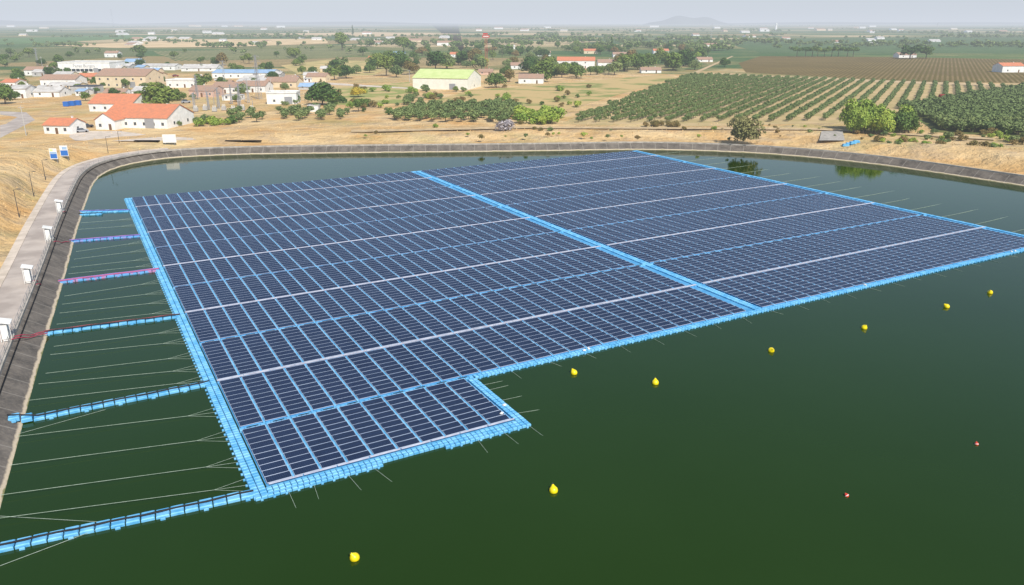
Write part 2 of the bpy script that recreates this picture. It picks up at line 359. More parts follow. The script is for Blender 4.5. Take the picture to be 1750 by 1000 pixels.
sheet('field',[(800,155),(1130,128),(1160,132),(960,190),(700,184)],pmat('tan_meadow',(0.24,0.26,0.085),(0.50,0.37,0.17),.05,.95,.1,detail=9,bump=.5,thr=(.40,.50)),.05,'patchy tan meadow with green scrub')
sheet('road',[(470,140),(700,152),(700,150),(480,136)],'pave',.08,'pale country lane by the houses','road')
sheet('road',[(1070,165),(1170,130),(1250,96),(1254,96),(1178,131),(1082,166)],'track',.09,'dirt farm track between the fields','road')
sheet('road',[(1200,128),(1560,143),(1760,150),(1760,146),(1560,139),(1210,125)],'track',.1,'dirt farm track beside the vineyard','road')
sheet('road',[(600,222),(900,216),(1400,219),(1700,236),(1700,239),(1400,222),(900,219),(600,226)],'track',.36,'pale cut track across the dry bank','road')
sheet('ramp',[(1404,224),(1440,224),(1444,240),(1400,240)],'concrete',.42,'weathered concrete ramp on the bank','ramp')
# ---------------- floating array ----------------
A=G(435,858); AR=math.radians(29.1)
arr=obj('floating_solar_array',None,None,A,AR)
top(arr,'huge rectangular floating solar array with blue plastic walkways','solar array')
wk=MB(); sup=MB(); tr=MB()
P=.535
def fill(mb,s0,s1,t0,t1,mi=0,z1=.30,p=P,lug=0):
    ns=max(1,int(round((s1-s0)/p))); ntt=max(1,int(round((t1-t0)/p))); ps=(s1-s0)/ns; pt=(t1-t0)/ntt
    for i in range(ns):
        for j in range(ntt):
            mb.flo(s0+(i+.5)*ps,t0+(j+.5)*pt,ps-.05,pt-.05,-.15,z1+rng.uniform(-.02,.02),mi,.06)
    if lug==1:
        for i in range(0,ns,2): mb.flo(s0+(i+1)*ps,t0-.09,.22,.2,-.05,.16,mi,.03)
    if lug==2:
        for j in range(0,ntt,2): mb.flo(s0-.09,t0+(j+1)*pt,.2,.22,-.05,.16,mi,.03)
PW=2.30; G1=.25; G2=.25; PP=PW*2+G1+G2; S0=1.55
fill(wk,0,1.3,.2,143.2,lug=2)
fill(wk,1.3,28.3,.55,1.5)
fill(wk,0.1,12.,.0,.5,lug=1)
fill(wk,18.5,28.3,.0,.5,lug=1)
fill(wk,27.25,28.3,1.5,13.0)
fill(wk,28.3,152.5,13.05,13.95,lug=1)
fill(wk,74.45,75.75,13.95,143.2)
fill(wk,151.6,152.5,13.95,143.2)
fill(wk,1.3,152.5,142.7,143.2)
lines=[13.6+13.1*k for k in range(10)]
for k,t in enumerate(lines):
    segs=[(1.35,74.4),(75.8,151.5)] if k else [(1.35,28.2)]
    for a,b in segs:
        if k%2==0:
            fill(wk,a,b,t-.32,t+.32,0)
            n=int((b-a)/2.6)
            for i in range(n): tr.box((a+(i+.5)*(b-a)/n,t,.34),(1.2,.10,.05),0,1)
        else:
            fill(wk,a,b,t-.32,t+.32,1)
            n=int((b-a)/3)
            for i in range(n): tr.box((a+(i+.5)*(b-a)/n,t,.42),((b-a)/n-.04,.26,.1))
for i in range(8): tr.box((1.6+3.2*(i+.5),1.64,.42),(3.1,.13,.1))
panels=[]
def strip(c0,ncol,t0,nrow,pt):
    for c in range(ncol):
        s=c0+(c//2)*PP+(c%2)*(PW+G1)
        for r in range(nrow): panels.append((s+PW/2,t0+(r+.5)*pt))
        if c<ncol-1:
            L=nrow*pt; g=G2 if c%2 else G1
            n=int(L/1.1)
            for i in range(n): wk.flo(s+PW+g/2,t0+(i+.5)*L/n,g-.03,L/n-.05,-.1,.36,0,.03)
for k in range(-1,10):
    if k==-1: strip(S0,10,1.85,10,1.13)
    else:
        t0=lines[k]+.4; t1=(lines[k+1]-.4) if k<9 else 142.6
        n=int((t1-t0)/1.1)
        strip(S0,28,t0,n,(t1-t0)/n); strip(75.95,29,t0,n,(t1-t0)/n)
tl=math.radians(6)
def pv_geo(mb,s,t,z=.42):
    w,d,h=PW,.99,.04
    vs=[]
    for zz in(-h,0):
        for a,b in((-1,-1),(1,-1),(1,1),(-1,1)):
            y=b*d/2; vs.append((s+a*w/2,t+y*math.cos(tl)-zz*math.sin(tl),z+y*math.sin(tl)+zz*math.cos(tl)))
    mb.add(vs,[(4,5,6,7),(0,1,5,4),(1,2,6,5),(2,3,7,6),(3,0,4,7)])
def pvmesh(mb):
    me=mb.mesh('solar_panel',['pv']); uv=me.uv_layers.new(name='UVMap')
    per=[(0,0),(1,0),(1,1),(0,1)]+[(0,0)]*16
    uv.data.foreach_set('uv',[c for t in per for c in t]*(len(me.polygons)//5)); return me
ar=(math.cos(AR),math.sin(AR))
def dist(p):
    x=A.x+p[0]*ar[0]-p[1]*ar[1]; y=A.y+p[0]*ar[1]+p[1]*ar[0]; return x*x+y*y
panels.sort(key=dist)
one=MB(); pv_geo(one,0,0,0); onem=pvmesh(one)
for p in panels[:100]:
    o=obj('solar_panel',onem,arr,(p[0],p[1],.42)); o.rotation_euler=(random.uniform(-.012,.012),random.uniform(-.008,.008),0)
rest=MB()
for p in panels[100:]:
    tl=math.radians(6+random.gauss(0,.7)); pv_geo(rest,p[0],p[1],.42+random.uniform(-.012,.012))
o=obj('solar_panel',pvmesh(rest),arr); o['kind']='stuff'
for p in panels: sup.box((p[0],p[1],.08),(2.1,.8,.4))
for t0,t1,a,b in[(1.8,13.1,S0-.1,27.2)]+[(lines[k]+.3,(lines[k+1]-.3 if k<9 else 142.7),a,b) for k in range(10) for a,b in((S0-.1,74.4),(75.8,151.5))]:
    sup.box(((a+b)/2,(t0+t1)/2,.05),(b-a,t1-t0,.16))
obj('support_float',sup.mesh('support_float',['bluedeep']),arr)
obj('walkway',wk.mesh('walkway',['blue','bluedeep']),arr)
o=obj('cable_tray',tr.mesh('cable_tray',['tray','black']),arr); o['kind']='stuff'
print('PANELS',len(panels))
def L2W(s,t,z=0): return Vector((A.x+s*ar[0]-t*ar[1],A.y+s*ar[1]+t*ar[0],z))
for s,t in[(26.5,3.2),(27.8,5.0),(44,13.4),(44.8,13.6),(138,13.5),(139,13.4),(98,13.6)]:
    b=MB(); b.flo(0,0,.5,.35,0,.16,0,.04); b.lathe([(.1,.16),(.1,.24),(.02,.26)],0,8)
    top(obj('junction_box',b.mesh('junction_box',['white']),None,L2W(s,t,.47 if s<27 else .31),random.uniform(0,3),.8),'small white plastic box on the blue walkway','box','white boxes on the walkway')
def bankpt(p,d):
    q=np.array([p.x,p.y]); return int(np.argmin(((R-q)**2).sum(1)))
def gangway(p,q,lab,mi,cab,wd=1.06,ramp=0,rh=0):
    p=Vector((p.x,p.y,0)); q=Vector((q.x,q.y,0))
    d=(q-p); L=d.length; yaw=math.atan2(d.y,d.x)
    root=obj('floating_gangway',None,None,(p.x,p.y,0),yaw); top(root,lab,'gangway','floating gangways between bank and solar array')
    f=MB(); n=int(L/1.1)
    Z=lambda x: rh*max(0,1-x/ramp) if ramp else 0
    for i in range(n):
        w=.08*math.sin(i*.35); z=Z((i+.5)*L/n)
        for sd in(-1,1): f.flo((i+.5)*L/n,sd*wd/4+w,L/n-.1,wd/2-.08,-.15+z,.3+z+random.uniform(-.04,.04),0,.08)
        if i%3==0: f.flo((i+.5)*L/n,-wd/2-.15+w,.4,.25,-.1+z,.2+z,0,.04)
    obj('float',f.mesh('float',[mi]),root)
    c=MB()
    for k,(off,mt,r) in enumerate(cab):
        pts=[(x,off+.08*math.sin(x/(1.1)*.35)+.06*math.sin(x*1.3+k),.31+r+Z(x)) for x in np.linspace(0,L,int(L/1.2))]
        c.path(pts,r,k,5)
    obj('cable',c.mesh('cable',[x[1] for x in cab]),root)
blk=[(0,'black',.08),(.1,'black',.05)]
gangway(G(-60,952),G(434,845),'bright blue float gangway with black cables on green water','blue',blk,1.25)
gangway(G(14,719,.45),G(358,656),'bright blue float gangway with black cables running down its middle','blue',blk,1.3,2.6,.75)
gangway(G(76,571),G(308,541),'blue float gangway with black and red cables','blue',[(-.05,'black',.10),(.27,'red',.06)],1.3)
gangway(G(74,487),G(272,462),'blue float gangway wrapped in red and purple cables','pinkpurple',[(-.1,'red',.07),(.35,'purple',.06),(-.45,'purple',.05)],1.5)
gangway(G(114,414),G(240,404),'blue and violet float gangway carrying purple cables','bluepurple',[(-.1,'purple',.09),(.35,'red',.04)],1.5)
gangway(G(114,364),G(222,361),'blue float gangway with dark cables','blue',[(0,'purple',.08)],1.8)
gangway(G(134,368),G(175,366.5),'blue float gangway with dark cables','blue',[(0,'black',.08)],1.2)
def rope(pts,r=.028,lab='pale mooring rope stretched over green water'):
    c=MB(); p0=Vector(pts[0]); c.path([Vector(p)-p0 for p in pts],r,0,4)
    top(obj('mooring_rope',c.mesh('mooring_rope',['rope']),None,p0),lab,'rope','mooring ropes around the solar array')
lm=[((138,381),120.5),((134,392),114),((130,430),99),((126,443),92.5),((121,457),86),((117,468),81.5),((110,506),71),((106,520),65),((102,535),60),((97,554),55),((92,592),46.5),((86,606),42),((78,638),36.5),((66,656),32),((50,684),28.2),((28,746),19),((16,795),13),((0,846),7.3),((-20,888),2.8)]
for k,((u,v),t) in enumerate(lm):
    p=G(u,v,.4); q=L2W(-.1,t,.15); d=(q-p); j=q-d.normalized()*2.8; j.z=.16
    rope([p,j],.019)
    for e in(-1.2,0,1.2): rope([j,L2W(0.05,t+e,.15)],.013,'short mooring rope tied to the blue walkway edge')
rope([G(0,967,.1),G(165,905,.1)],.02); rope([G(0,882,.1),G(170,892,.1)],.018); rope([G(30,742,.1),G(180,700,.1)],.016)
for k in range(22):
    s=33+k*5.4
    if s>150: break
    rope([L2W(s,13.1,.15),L2W(s+random.uniform(-.6,1.4),13.0-random.uniform(2,3.4),-.06)],.016,'short mooring rope slanting into the water')
for s in(3,5.3,8.5,11,22,25,28): rope([L2W(s,.1,.15),L2W(s+random.uniform(-.5,1),-random.uniform(2.5,4.),-.06)],.016,'short mooring rope slanting into the water')
for t in(3,6.5,9.5,11): rope([L2W(28.2,t,.15),L2W(31.8,t+random.uniform(-.5,.5),-.06)],.016,'short mooring rope slanting into the water')
for k in range(16):
    t=22+k*7.5; rope([L2W(152.4,t,.15),L2W(153+random.uniform(5,9),t+.5,.05),L2W(153+random.uniform(12,22),t+1.5,-.05)],.024)
def buoymesh(mat,band):
    b=MB(); pr=[(0.0,-.42)]+[(.42*math.cos(a),.42*math.sin(a)) for a in np.linspace(-1.3,.75,9)]+[(.19,.40),(.11,.50),(.10,.56),(0.0,.57)]
    b.lathe(pr,0,20)
    if band: b.lathe([(.43,-.06),(.435,0),(.43,.06)],1,20)
    return smooth(b.mesh('buoy_body',[mat,'white']))
bm=buoymesh('yellow',False); rm=buoymesh('redb',True)
rg=MB()
for i in range(8):
    a,b_=2*math.pi*i/8,2*math.pi*(i+1)/8; rg.beam((.07*math.cos(a),0,.62+.07*math.sin(a)),(.07*math.cos(b_),0,.62+.07*math.sin(b_)),.018)
rgm=rg.mesh('ring',['dark'])
def buoy(u,v,s,mesh,lab):
    o=obj('buoy',None,None,G(u,v,.12*s)); o.rotation_euler=(math.radians(random.uniform(25,55)),0,random.uniform(0,6.28)); o.scale=(s,)*3
    top(o,lab,'buoy','marker buoys floating on the pond'); obj('body',mesh,o); obj('ring',rgm,o)
for u,v in[(606,953),(946,838),(981,637),(1120,654),(1318,599),(1477,560),(1618,524),(1692,500)]: buoy(u,v,.95,bm,'yellow teardrop buoy floating on dark green water')
for u,v in[(1669,759),(1447,847)]: buoy(u,v,.45,rm,'small red and white buoy floating on dark green water')
# ---------------- trees ----------------
def blobs(n,rx,rz,zc,br):
    out=[]
    for _ in range(n):
        d=rng.normal(size=3); d/=np.linalg.norm(d); k=rng.uniform(.35,1)
        out.append((d[0]*rx*k,d[1]*rx*k,zc+d[2]*rz*k,br*rng.uniform(.7,1.2)))
    return out
def crown(B,per,leaf):
    vs=[];fs=[]
    for x,y,z,r in B:
        for _ in range(per):
            d=rng.normal(size=3); d/=np.linalg.norm(d)
            if d[2]<-.5: d[2]*=-1
            c=np.array((x,y,z))+d*r*rng.uniform(.7,1.05)
            nrm=d+rng.normal(size=3)*.45; nrm/=np.linalg.norm(nrm)
            a=np.cross(nrm,rng.normal(size=3)); a/=np.linalg.norm(a); b=np.cross(nrm,a)
            s=leaf*rng.uniform(.6,1.3); k=len(vs)
            vs+=[tuple(c+a*s),tuple(c+b*s*.7),tuple(c-a*s),tuple(c-b*s*.7)]; fs.append((k,k+1,k+2,k+3))
    return vs,fs
def trunkgeo(mb,h,r,B,mi=0):
    mb.beam((0,0,-.3*h*.2),(0,.02,h),r,mi,7,r*.6)
    for x,y,z,_ in B[:5]: mb.beam((0,.02,h*.9),(x*.8,y*.8,z),r*.5,mi,5,r*.15)
def ttype(n,rx,rz,zc,br,per,leaf,th,tr_):
    B=blobs(n,rx,rz,zc,br); v,f=crown(B,per,leaf); t=MB(); trunkgeo(t,th,tr_,B); return (v,f,t)
TY={}
for k in range(4):
    TY['round%d'%k]=ttype(14,.34,.29,.54,.20,85,.05,.32,.03)
    TY['olive%d'%k]=ttype(9,.28,.20,.55,.24,40,.075,.34,.035)
    TY['shrub%d'%k]=ttype(10,.40,.28,.42,.28,60,.075,.2,.03)
    TY['bush%d'%k]=ttype(22,.38,.30,.44,.24,120,.045,.2,.03)
TY['lowbush0']=ttype(30,.42,.34,.40,.24,130,.04,.1,.03)
TY['pine0']=ttype(13,.46,.12,.68,.17,60,.05,.66,.025)
B=[(rng.normal()*.02,rng.normal()*.02,z,.13*(1.12-z)) for z in np.linspace(.12,.93,9)]; v,f=crown(B,60,.035); t=MB(); trunkgeo(t,.2,.02,[]); TY['cyp0']=(v,f,t)
cache={}
def tmesh(ty,leaf,part):
    k=(ty,leaf,part)
    if k in cache: return cache[k]
    v,f,t=TY[ty]; mb=MB()
    if part in('crown','all'): mb.add(v,f,0)
    if part in('trunk','all'): mb.add(t.v,t.f,1 if part=='all' else 0)
    cache[k]=mb.mesh('tree_'+part,{'crown':[leaf],'trunk':['bark'],'all':[leaf,'bark']}[part]); return cache[k]
def tree(p,h,ty='round',leaf='leaf',w=1.,name='tree',lab='green leafy tree on dry ground',cat='tree',group=None,parts=False):
    t=ty+str(random.randrange(4)) if ty in('round','olive','shrub','bush') else ty+'0'
    sc=(h*w,h*w*random.uniform(.9,1.1),h); rz=random.uniform(0,6.28)
    if parts:
        o=obj(name,None,None,p,rz,sc); obj('trunk',tmesh(t,leaf,'trunk'),o); obj('crown',tmesh(t,leaf,'crown'),o)
    else: o=obj(name,tmesh(t,leaf,'all'),None,p,rz,sc)
    top(o,lab,cat,group); return o
def tp(u,v,hpx,ty='round',leaf='leaf',w=1.,parts=False,**k):
    return tree(G(u,v,GZ),hpx*MPP(v)*1.05,ty,leaf,w,parts=parts,**k)
for u,v,h,w in[(551,180,42,1.15),(275,186,46,1.35),(613,191,24,1.),(925,140,38,1.25),(240,97,20,1.4),(585,86,30,.9),(1555,101,24,1.7),(1582,100,20,1.3),(9,178,36,1.)]:
    tp(u,v,h,'bush' if h>30 else 'round','leaf',w,True,lab='large dark green rounded tree')
tp(1270,241,42,'lowbush','browngreen',1.2,True,name='shrub',lab='large rounded olive brown bush on the far bank',cat='shrub')
gt='trees around the farm houses'
for u,v,h in[(660,130,34),(685,122,34),(700,128,24),(745,124,36),(763,118,28),(905,126,30),(848,150,26),(870,140,22),(1068,122,30),(1090,119,28),(1150,121,32),(1168,113,30),(1108,116,26),(985,134,24),(960,133,24),(572,137,26),(592,134,24),(700,177,17),(348,152,26),(1020,128,16),(790,112,26),(812,108,24),(1130,108,26),(1195,100,20),(690,90,28),(30,130,14),(380,112,22),(1058,116,24),(940,122,26),(1078,108,24),(645,118,28),(668,112,26)]:
    tp(u,v,h,'bush' if random.random()<.5 else 'round',random.choice(['leaf','leaf','leaf','olive','rust']),random.uniform(1,1.35),True,group=gt)
tp(612,166,17,'bush','autumn',1.5,True,lab='bright yellow autumn tree',group=gt)
tp(708,126,18,'round','rust',1.5,True,lab='brown autumn tree near houses',group=gt)
tp(862,224,22,'shrub','greyb',1.3,True,name='shrub',lab='pale grey leafless shrub on dry grass',cat='shrub')
for u,v,h in[(1045,88,26),(603,60,16),(735,100,18),(860,92,14)]: tp(u,v,h,'cyp','leaf',1.,True,lab='tall narrow dark cypress',group='cypresses')
for k in range(9): tp(1362+k*12+random.uniform(-3,3),97,random.uniform(14,18),'pine','leaf',1.3,True,lab='umbrella pine in a row between fields',group='umbrella pines between fields')
bx=[(690,815,118,175),(875,935,120,145),(945,1060,96,125),(655,695,85,100),(740,790,65,82),(1100,1135,115,130)]
def free(u,v): return not any(a<u<b and c<v<d for a,b,c,d in bx)
n=0; cl=[]
for _ in range(26): cl.append((random.uniform(570,1240),84+random.random()**1.1*46))
while n<140:
    if random.random()<.75:
        cu_,cv_=random.choice(cl); u=random.gauss(cu_,22); v=random.gauss(cv_,2.2)
    else: u=random.uniform(560,1250); v=84+random.random()**1.1*48
    if v<82 or (u>1050 and v>125): continue
    if not free(u,v): continue
    tp(u,v,random.uniform(9,18)*(v-38)/80+3,random.choice(['round','bush']),random.choice(['leaf','leaf','leaf','olive','olive','rust','bright']),random.uniform(1,1.5),lab='leafy tree among scattered farm houses',group=gt); n+=1
for _ in range(95):
    u=random.uniform(0,560); v=random.uniform(96,178)
    tp(u,v,random.uniform(9,18),random.choice(['round','bush']),random.choice(['leaf','leaf','leaf','olive']),random.uniform(1,1.4),lab='garden tree between town houses',group='garden trees in the town')
gs='shrubs on the dry grassland'
def shr(u,v,h,leaf,w=1.2,ty='shrub'): tp(u,v,h,ty,leaf,w,name='shrub',lab={'olive':'grey green shrub','bright':'bright green shrub','leaf':'dark green shrub','rust':'brown dry shrub'}[leaf]+' on dry ground',cat='shrub',group=gs)
for _ in range(20): shr(random.uniform(888,955),random.uniform(198,214),random.uniform(16,24),'bright')
for _ in range(12): shr(random.uniform(1452,1500),random.uniform(218,230),random.uniform(40,54),'bright',.7,'bush')
for _ in range(11): shr(random.uniform(1505,1560),random.uniform(222,232),random.uniform(32,44),'leaf' if _%3==0 else 'bright',.85,'bush')
for _ in range(24): shr(random.uniform(215,400),random.uniform(205,216),random.uniform(10,17),random.choice(['leaf','bright','olive']))
for _ in range(80): shr(random.uniform(560,1010),random.uniform(150,186),random.uniform(6,13),random.choice(['leaf','olive','bright','rust']))
for _ in range(50): shr(random.uniform(600,1740),random.uniform(212,240),random.uniform(3,9),random.choice(['olive','rust','rust','bright']))
for _ in range(10): shr(random.uniform(1100,1160),random.uniform(214,218),random.uniform(8,12),'rust')
for _ in range(50): shr(random.uniform(1500,1750),random.uniform(228,256),random.uniform(6,14),random.choice(['olive','rust','bright']))
for _ in range(14): shr(random.uniform(480,700),random.uniform(176,200),random.uniform(6,12),random.choice(['olive','leaf']))
def inpoly(x,y,P):
    c=False; j=len(P)-1
    for i in range(len(P)):
        xi,yi=P[i];xj,yj=P[j]
        if (yi>y)!=(yj>y) and x<(xj-xi)*(y-yi)/(yj-yi)+xi: c=not c
        j=i
    return c
OL=[]
def grove(pxpoly,ang,rs,ts,h,jit=.5,miss=.03,w=1.):
    P=[tuple(G(u,v,GZ)[:2]) for u,v in pxpoly]; a=math.radians(ang); d=(math.cos(a),math.sin(a)); nn=(-d[1],d[0])
    ps=[x*nn[0]+y*nn[1] for x,y in P]; qs=[x*d[0]+y*d[1] for x,y in P]
    r=min(ps)
    while r<max(ps):
        q=min(qs)
        while q<max(qs):
            x=r*nn[0]+q*d[0]+random.uniform(-jit,jit); y=r*nn[1]+q*d[1]+random.uniform(-jit,jit)
            if random.random()>miss and inpoly(x,y,P): OL.append((x,y,h*random.uniform(.85,1.15),w))
            q+=ts
        r+=rs
grove([(965,210),(1178,129),(1700,147),(1735,153),(1555,184),(1430,207),(1200,210)],RA,6.0,3.4,2.8,.25,w=1.1)
grove([(1548,186),(1758,152),(1758,232),(1600,224)],RA+8,4.4,2.5,4.2,w=1.3)
grove([(665,206),(700,186),(880,180),(895,200),(870,212)],RA+20,5.5,4.,4.0,1.2,.05,1.25)
grove([(385,212),(400,196),(590,186),(606,208)],RA+30,7.5,5.,3.8,1.5,.3,1.2)
OL.sort(key=lambda q:q[0]**2+q[1]**2)
for x,y,h,w in OL[:295]:
    tree(Vector((x,y,GZ)),h,'olive','olive',w,name='olive_tree',lab='round grey green olive tree on tan soil',cat='tree',group='olive trees in orchard rows')
def stuff_trees(name,items,ty,leafmats,label,cat,keep=1.):
    vs=[];fs=[];ms=[]; off=0
    for x,y,z,h,w in items:
        v,f,t=TY[ty+str(random.randrange(4))]; v=np.array(v); F_=np.array(f)
        if keep<1:
            sel=rng.permutation(len(F_))[:int(len(F_)*keep)]; F_=F_[sel]
            v=v[F_.reshape(-1)]; c=v.reshape(-1,4,3).mean(1,keepdims=True); v=((v.reshape(-1,4,3)-c)*(1/keep)**.5+c).reshape(-1,3); F_=np.arange(len(v)).reshape(-1,4)
        a=random.uniform(0,6.28); c,s=math.cos(a),math.sin(a)
        q=np.stack([(v[:,0]*c-v[:,1]*s)*h*w+x,(v[:,0]*s+v[:,1]*c)*h*w+y,v[:,2]*h+z],1)
        vs.append(q); fs.append(F_+off); off+=len(q); ms+=[random.randrange(len(leafmats))]*len(F_)
    V=np.concatenate(vs); FF=np.concatenate(fs)
    me=bpy.data.meshes.new(name); me.vertices.add(len(V)); me.vertices.foreach_set('co',V.ravel())
    me.loops.add(FF.size); me.loops.foreach_set('vertex_index',FF.ravel().astype(np.int32))
    me.polygons.add(len(FF)); me.polygons.foreach_set('loop_start',np.arange(0,FF.size,4,dtype=np.int32))
    for k in leafmats: me.materials.append(M[k])
    me.polygons.foreach_set('material_index',np.array(ms,dtype=np.int32)); me.update(calc_edges=True); me.validate()
    top(obj(name,me),label,cat,None,'stuff')
stuff_trees('olive_grove',[(x,y,GZ,h,w) for x,y,h,w in OL[295:]],'olive',['olive'],'many olive trees in long orchard rows','orchard',.6)
print('OLIVES',len(OL))
far=[]
def line_trees(u0,v0,u1,v1,n,h,spread=6):
    a=G(u0,v0,GZ);b=G(u1,v1,GZ)
    for i in range(n):
        t=random.random(); p=a.lerp(b,t); far.append((p.x+random.gauss(0,spread),p.y+random.gauss(0,spread),GZ,h*random.uniform(.6,1.3),random.uniform(1.,1.5)))
for _ in range(90):
    v=43+random.random()**1.6*40; u=random.uniform(-60,1800); L=random.uniform(30,200)
    line_trees(u,v,u+L,v+random.uniform(-1.5,1.5)*(v-40)/20,int(12+L/7),random.uniform(5,9),5+250/(v-38))
for _ in range(200):
    v=50+random.random()*45; u=random.uniform(0,1750)
    if 1265<u and v>86: continue
    p=G(u,v,GZ); far.append((p.x,p.y,GZ,random.uniform(4,8),1.3))
for _ in range(45):
    v=58+random.random()**1.2*32; u=random.gauss(1000,190)
    if u>1280 and v>80: continue
    p=G(u,v,GZ)
    for _k in range(random.randint(4,14)): far.append((p.x+random.gauss(0,16),p.y+random.gauss(0,16),GZ,random.uniform(6,11),1.3))
stuff_trees('distant_trees',far,'round',['leaf','olive','olive'],'distant hedgerows and scattered trees on the plain','trees',.08)
tv=[];tf=[]
for _ in range(6500):
    i=random.randrange(NS)
    if R[i][1]<70: continue
    off=6.8+random.random()*46; x,y=R[i]+NR[i]*off+rng.normal(size=2)
    if off<10.6 and x<-50: continue
    z=gz(i,off)-.05; h=random.uniform(.15,.5)
    for _k in range(3):
        a=random.uniform(0,6.28); k=len(tv); w=.28*h+.08; dx,dy=math.cos(a)*w,math.sin(a)*w
        tv+=[(x-dx,y-dy,z),(x+dx,y+dy,z),(x+random.uniform(-.2,.2),y+random.uniform(-.2,.2),z+h)]; tf.append((k,k+1,k+2))
me=bpy.data.meshes.new('dry_grass'); me.from_pydata(tv,[],tf); me.materials.append(M['drygrass']); top(obj('dry_grass',me),'tufts of dry ochre grass around the pond','grass',None,'stuff')
# ---------------- buildings ----------------
def winmesh(w=1.1,h=1.2):
    b=MB(); b.box((0,0,0),(w,.06,h),0,0); b.box((-w*.22,-.035,0),(w*.38,.03,h*.84),0,1); b.box((w*.22,-.035,0),(w*.38,.03,h*.84),0,1); return b.mesh('window',['grey','glass'])
WM=winmesh()
dm=MB(); dm.box((0,0,0),(1.0,.08,2.1)); dm.box((.35,-.06,0),(.06,.05,.2)); DM=dm.mesh('door',['door'])
gm=MB(); gm.box((0,0,0),(3.6,.08,3.4))
for k in range(6): gm.box((0,-.05,-1.4+k*.56),(3.5,.03,.06))
GM=gm.mesh('door',['steel'])
def building(u,v,wpx,hpx,dep,yaw=0,wall='white',roof='tile',rt='gable',nw=3,lab='white house with orange tiled roof',name='house',cat='house',rise=None,door='n',group='houses of the town',along='x',parapet=False,m=None):
    k=MPP(v); w=wpx*k; h=hpx*k*.97
    p=G(u,v,GZ); yw=math.radians(yaw)
    d=Vector((-math.sin(yw),math.cos(yw),0)); c=p+d*dep/2
    root=obj(name,None,None,c,yw); top(root,lab,cat,group)
    rise=rise if rise is not None else (min(w,dep) if along=='x' else w)*.16+.2
    wl=MB(); x,y=w/2,dep/2
    if rt=='gable' and along=='x':
        vs=[(-x,-y,-.3),(x,-y,-.3),(x,y,-.3),(-x,y,-.3),(-x,-y,h),(x,-y,h),(x,y,h),(-x,y,h),(-x,0,h+rise),(x,0,h+rise)]
        wl.add(vs,[(0,1,5,4),(2,3,7,6),(1,2,6,9,5),(3,0,4,8,7)])
        rf=MB(); o=.35
        for sg in(-1,1):
            e=h-o*rise/y+.06; a=[(-x-o,sg*(y+o),e),(x+o,sg*(y+o),e),(x+o,0,h+rise+.06),(-x-o,0,h+rise+.06)]
            b=[(q[0],q[1],q[2]+.14) for q in a]; rf.add(a+b,[(0,1,2,3),(4,5,6,7),(0,1,5,4),(1,2,6,5),(3,0,4,7)])
    elif rt=='gable':
        vs=[(-x,-y,-.3),(x,-y,-.3),(x,y,-.3),(-x,y,-.3),(-x,-y,h),(x,-y,h),(x,y,h),(-x,y,h),(0,-y,h+rise),(0,y,h+rise)]
        wl.add(vs,[(0,1,5,8,4),(2,3,7,9,6),(1,2,6,5),(3,0,4,7)])
        rf=MB(); o=.35
        for sg in(-1,1):
            e=h-o*rise/x+.06; a=[(sg*(x+o),-y-o,e),(sg*(x+o),y+o,e),(0,y+o,h+rise+.06),(0,-y-o,h+rise+.06)]
            b=[(q[0],q[1],q[2]+.14) for q in a]; rf.add(a+b,[(0,1,2,3),(4,5,6,7),(0,1,5,4),(1,2,6,5),(3,0,4,7)])
    else:
        wl.add([(-x,-y,-.3),(x,-y,-.3),(x,y,-.3),(-x,y,-.3),(-x,-y,h),(x,-y,h),(x,y,h),(-x,y,h)],[(0,1,5,4),(1,2,6,5),(2,3,7,6),(3,0,4,7)])
        rf=MB(); rf.box((0,0,h+.12),(w+.3,dep+.3,.24))
        if parapet:
            for sg in(-1,1): rf.box((0,sg*(y),h+.5),(w+.3,.25,.55),0,1); rf.box((sg*(x),0,h+.5),(.25,dep-.25,.55),0,1)
    obj('wall',wl.mesh('wall',[wall]),root); obj('roof',rf.mesh('roof',[roof,wall]),root)
    storeys=max(1,int(h/3.0)) if name!='warehouse' else 1
    for s_ in range(storeys):
        zc=1.6+s_*h/storeys
        for i in range(nw):
            xx=-x+(i+.5)*w/nw
            if s_==0 and i==nw//2 and door=='n': obj('door',DM,root,(xx,-y-.04,1.05)); continue
            obj('window',WM,root,(xx,-y-.03,zc))
        for i in range(max(1,nw//3)): obj('window',WM,root,(x+.03,-y+(i+.5)*dep/max(1,nw//3),zc),math.pi/2)
    if door=='g': obj('door',GM,root,(x*.45,-y-.05,1.7))
    if rt=='gable' and name=='house' and v>95:
        ch=MB(); ch.box((x*.5,y*.3,h+rise*.7+.5),(.5,.5,1.2)); ch.box((x*.5,y*.3,h+rise*.7+1.15),(.65,.65,.12)); obj('chimney',ch.mesh('chimney',[wall]),root)
    return root,w,h,dep
building(232,219,118,18,19,-8,'white','tile','gable',7,'white walled building with bright orange tiled roof',rise=4.0,door='g')
building(190,191,78,14,16,-6,'white','tile','gable',4,'white annex with bright orange tiled roof',rise=3.4)
building(181,222,36,17,24,-8,'white','tile','gable',2,'white gabled wing with bright orange tiled roof',rise=2.4,along='y')
building(98,229,48,15,9,-8,'white','tile','gable',3,'small white pump house with orange tiled roof',rise=1.9)
r,w_,h_,d_=building(145,124,88,16,26,0,'white','lightroof','flat',0,'long white commercial building with lettering on its wall','warehouse','building',parapet=True,door='g')
cu=bpy.data.curves.new('lettering','FONT'); cu.body='Perez Burgos'; cu.size=3.2; cu.extrude=.03; cu.align_x='CENTER'
tmp=bpy.data.objects.new('t',cu); COL.objects.link(tmp); dg=bpy.context.evaluated_depsgraph_get(); tm=bpy.data.meshes.new_from_object(tmp.evaluated_get(dg)); bpy.data.objects.remove(tmp)
tm.materials.clear(); tm.materials.append(M['steel']); to=obj('lettering',tm,r,(0,-d_/2-.06,h_*.55)); to.rotation_euler=(math.pi/2,0,0)
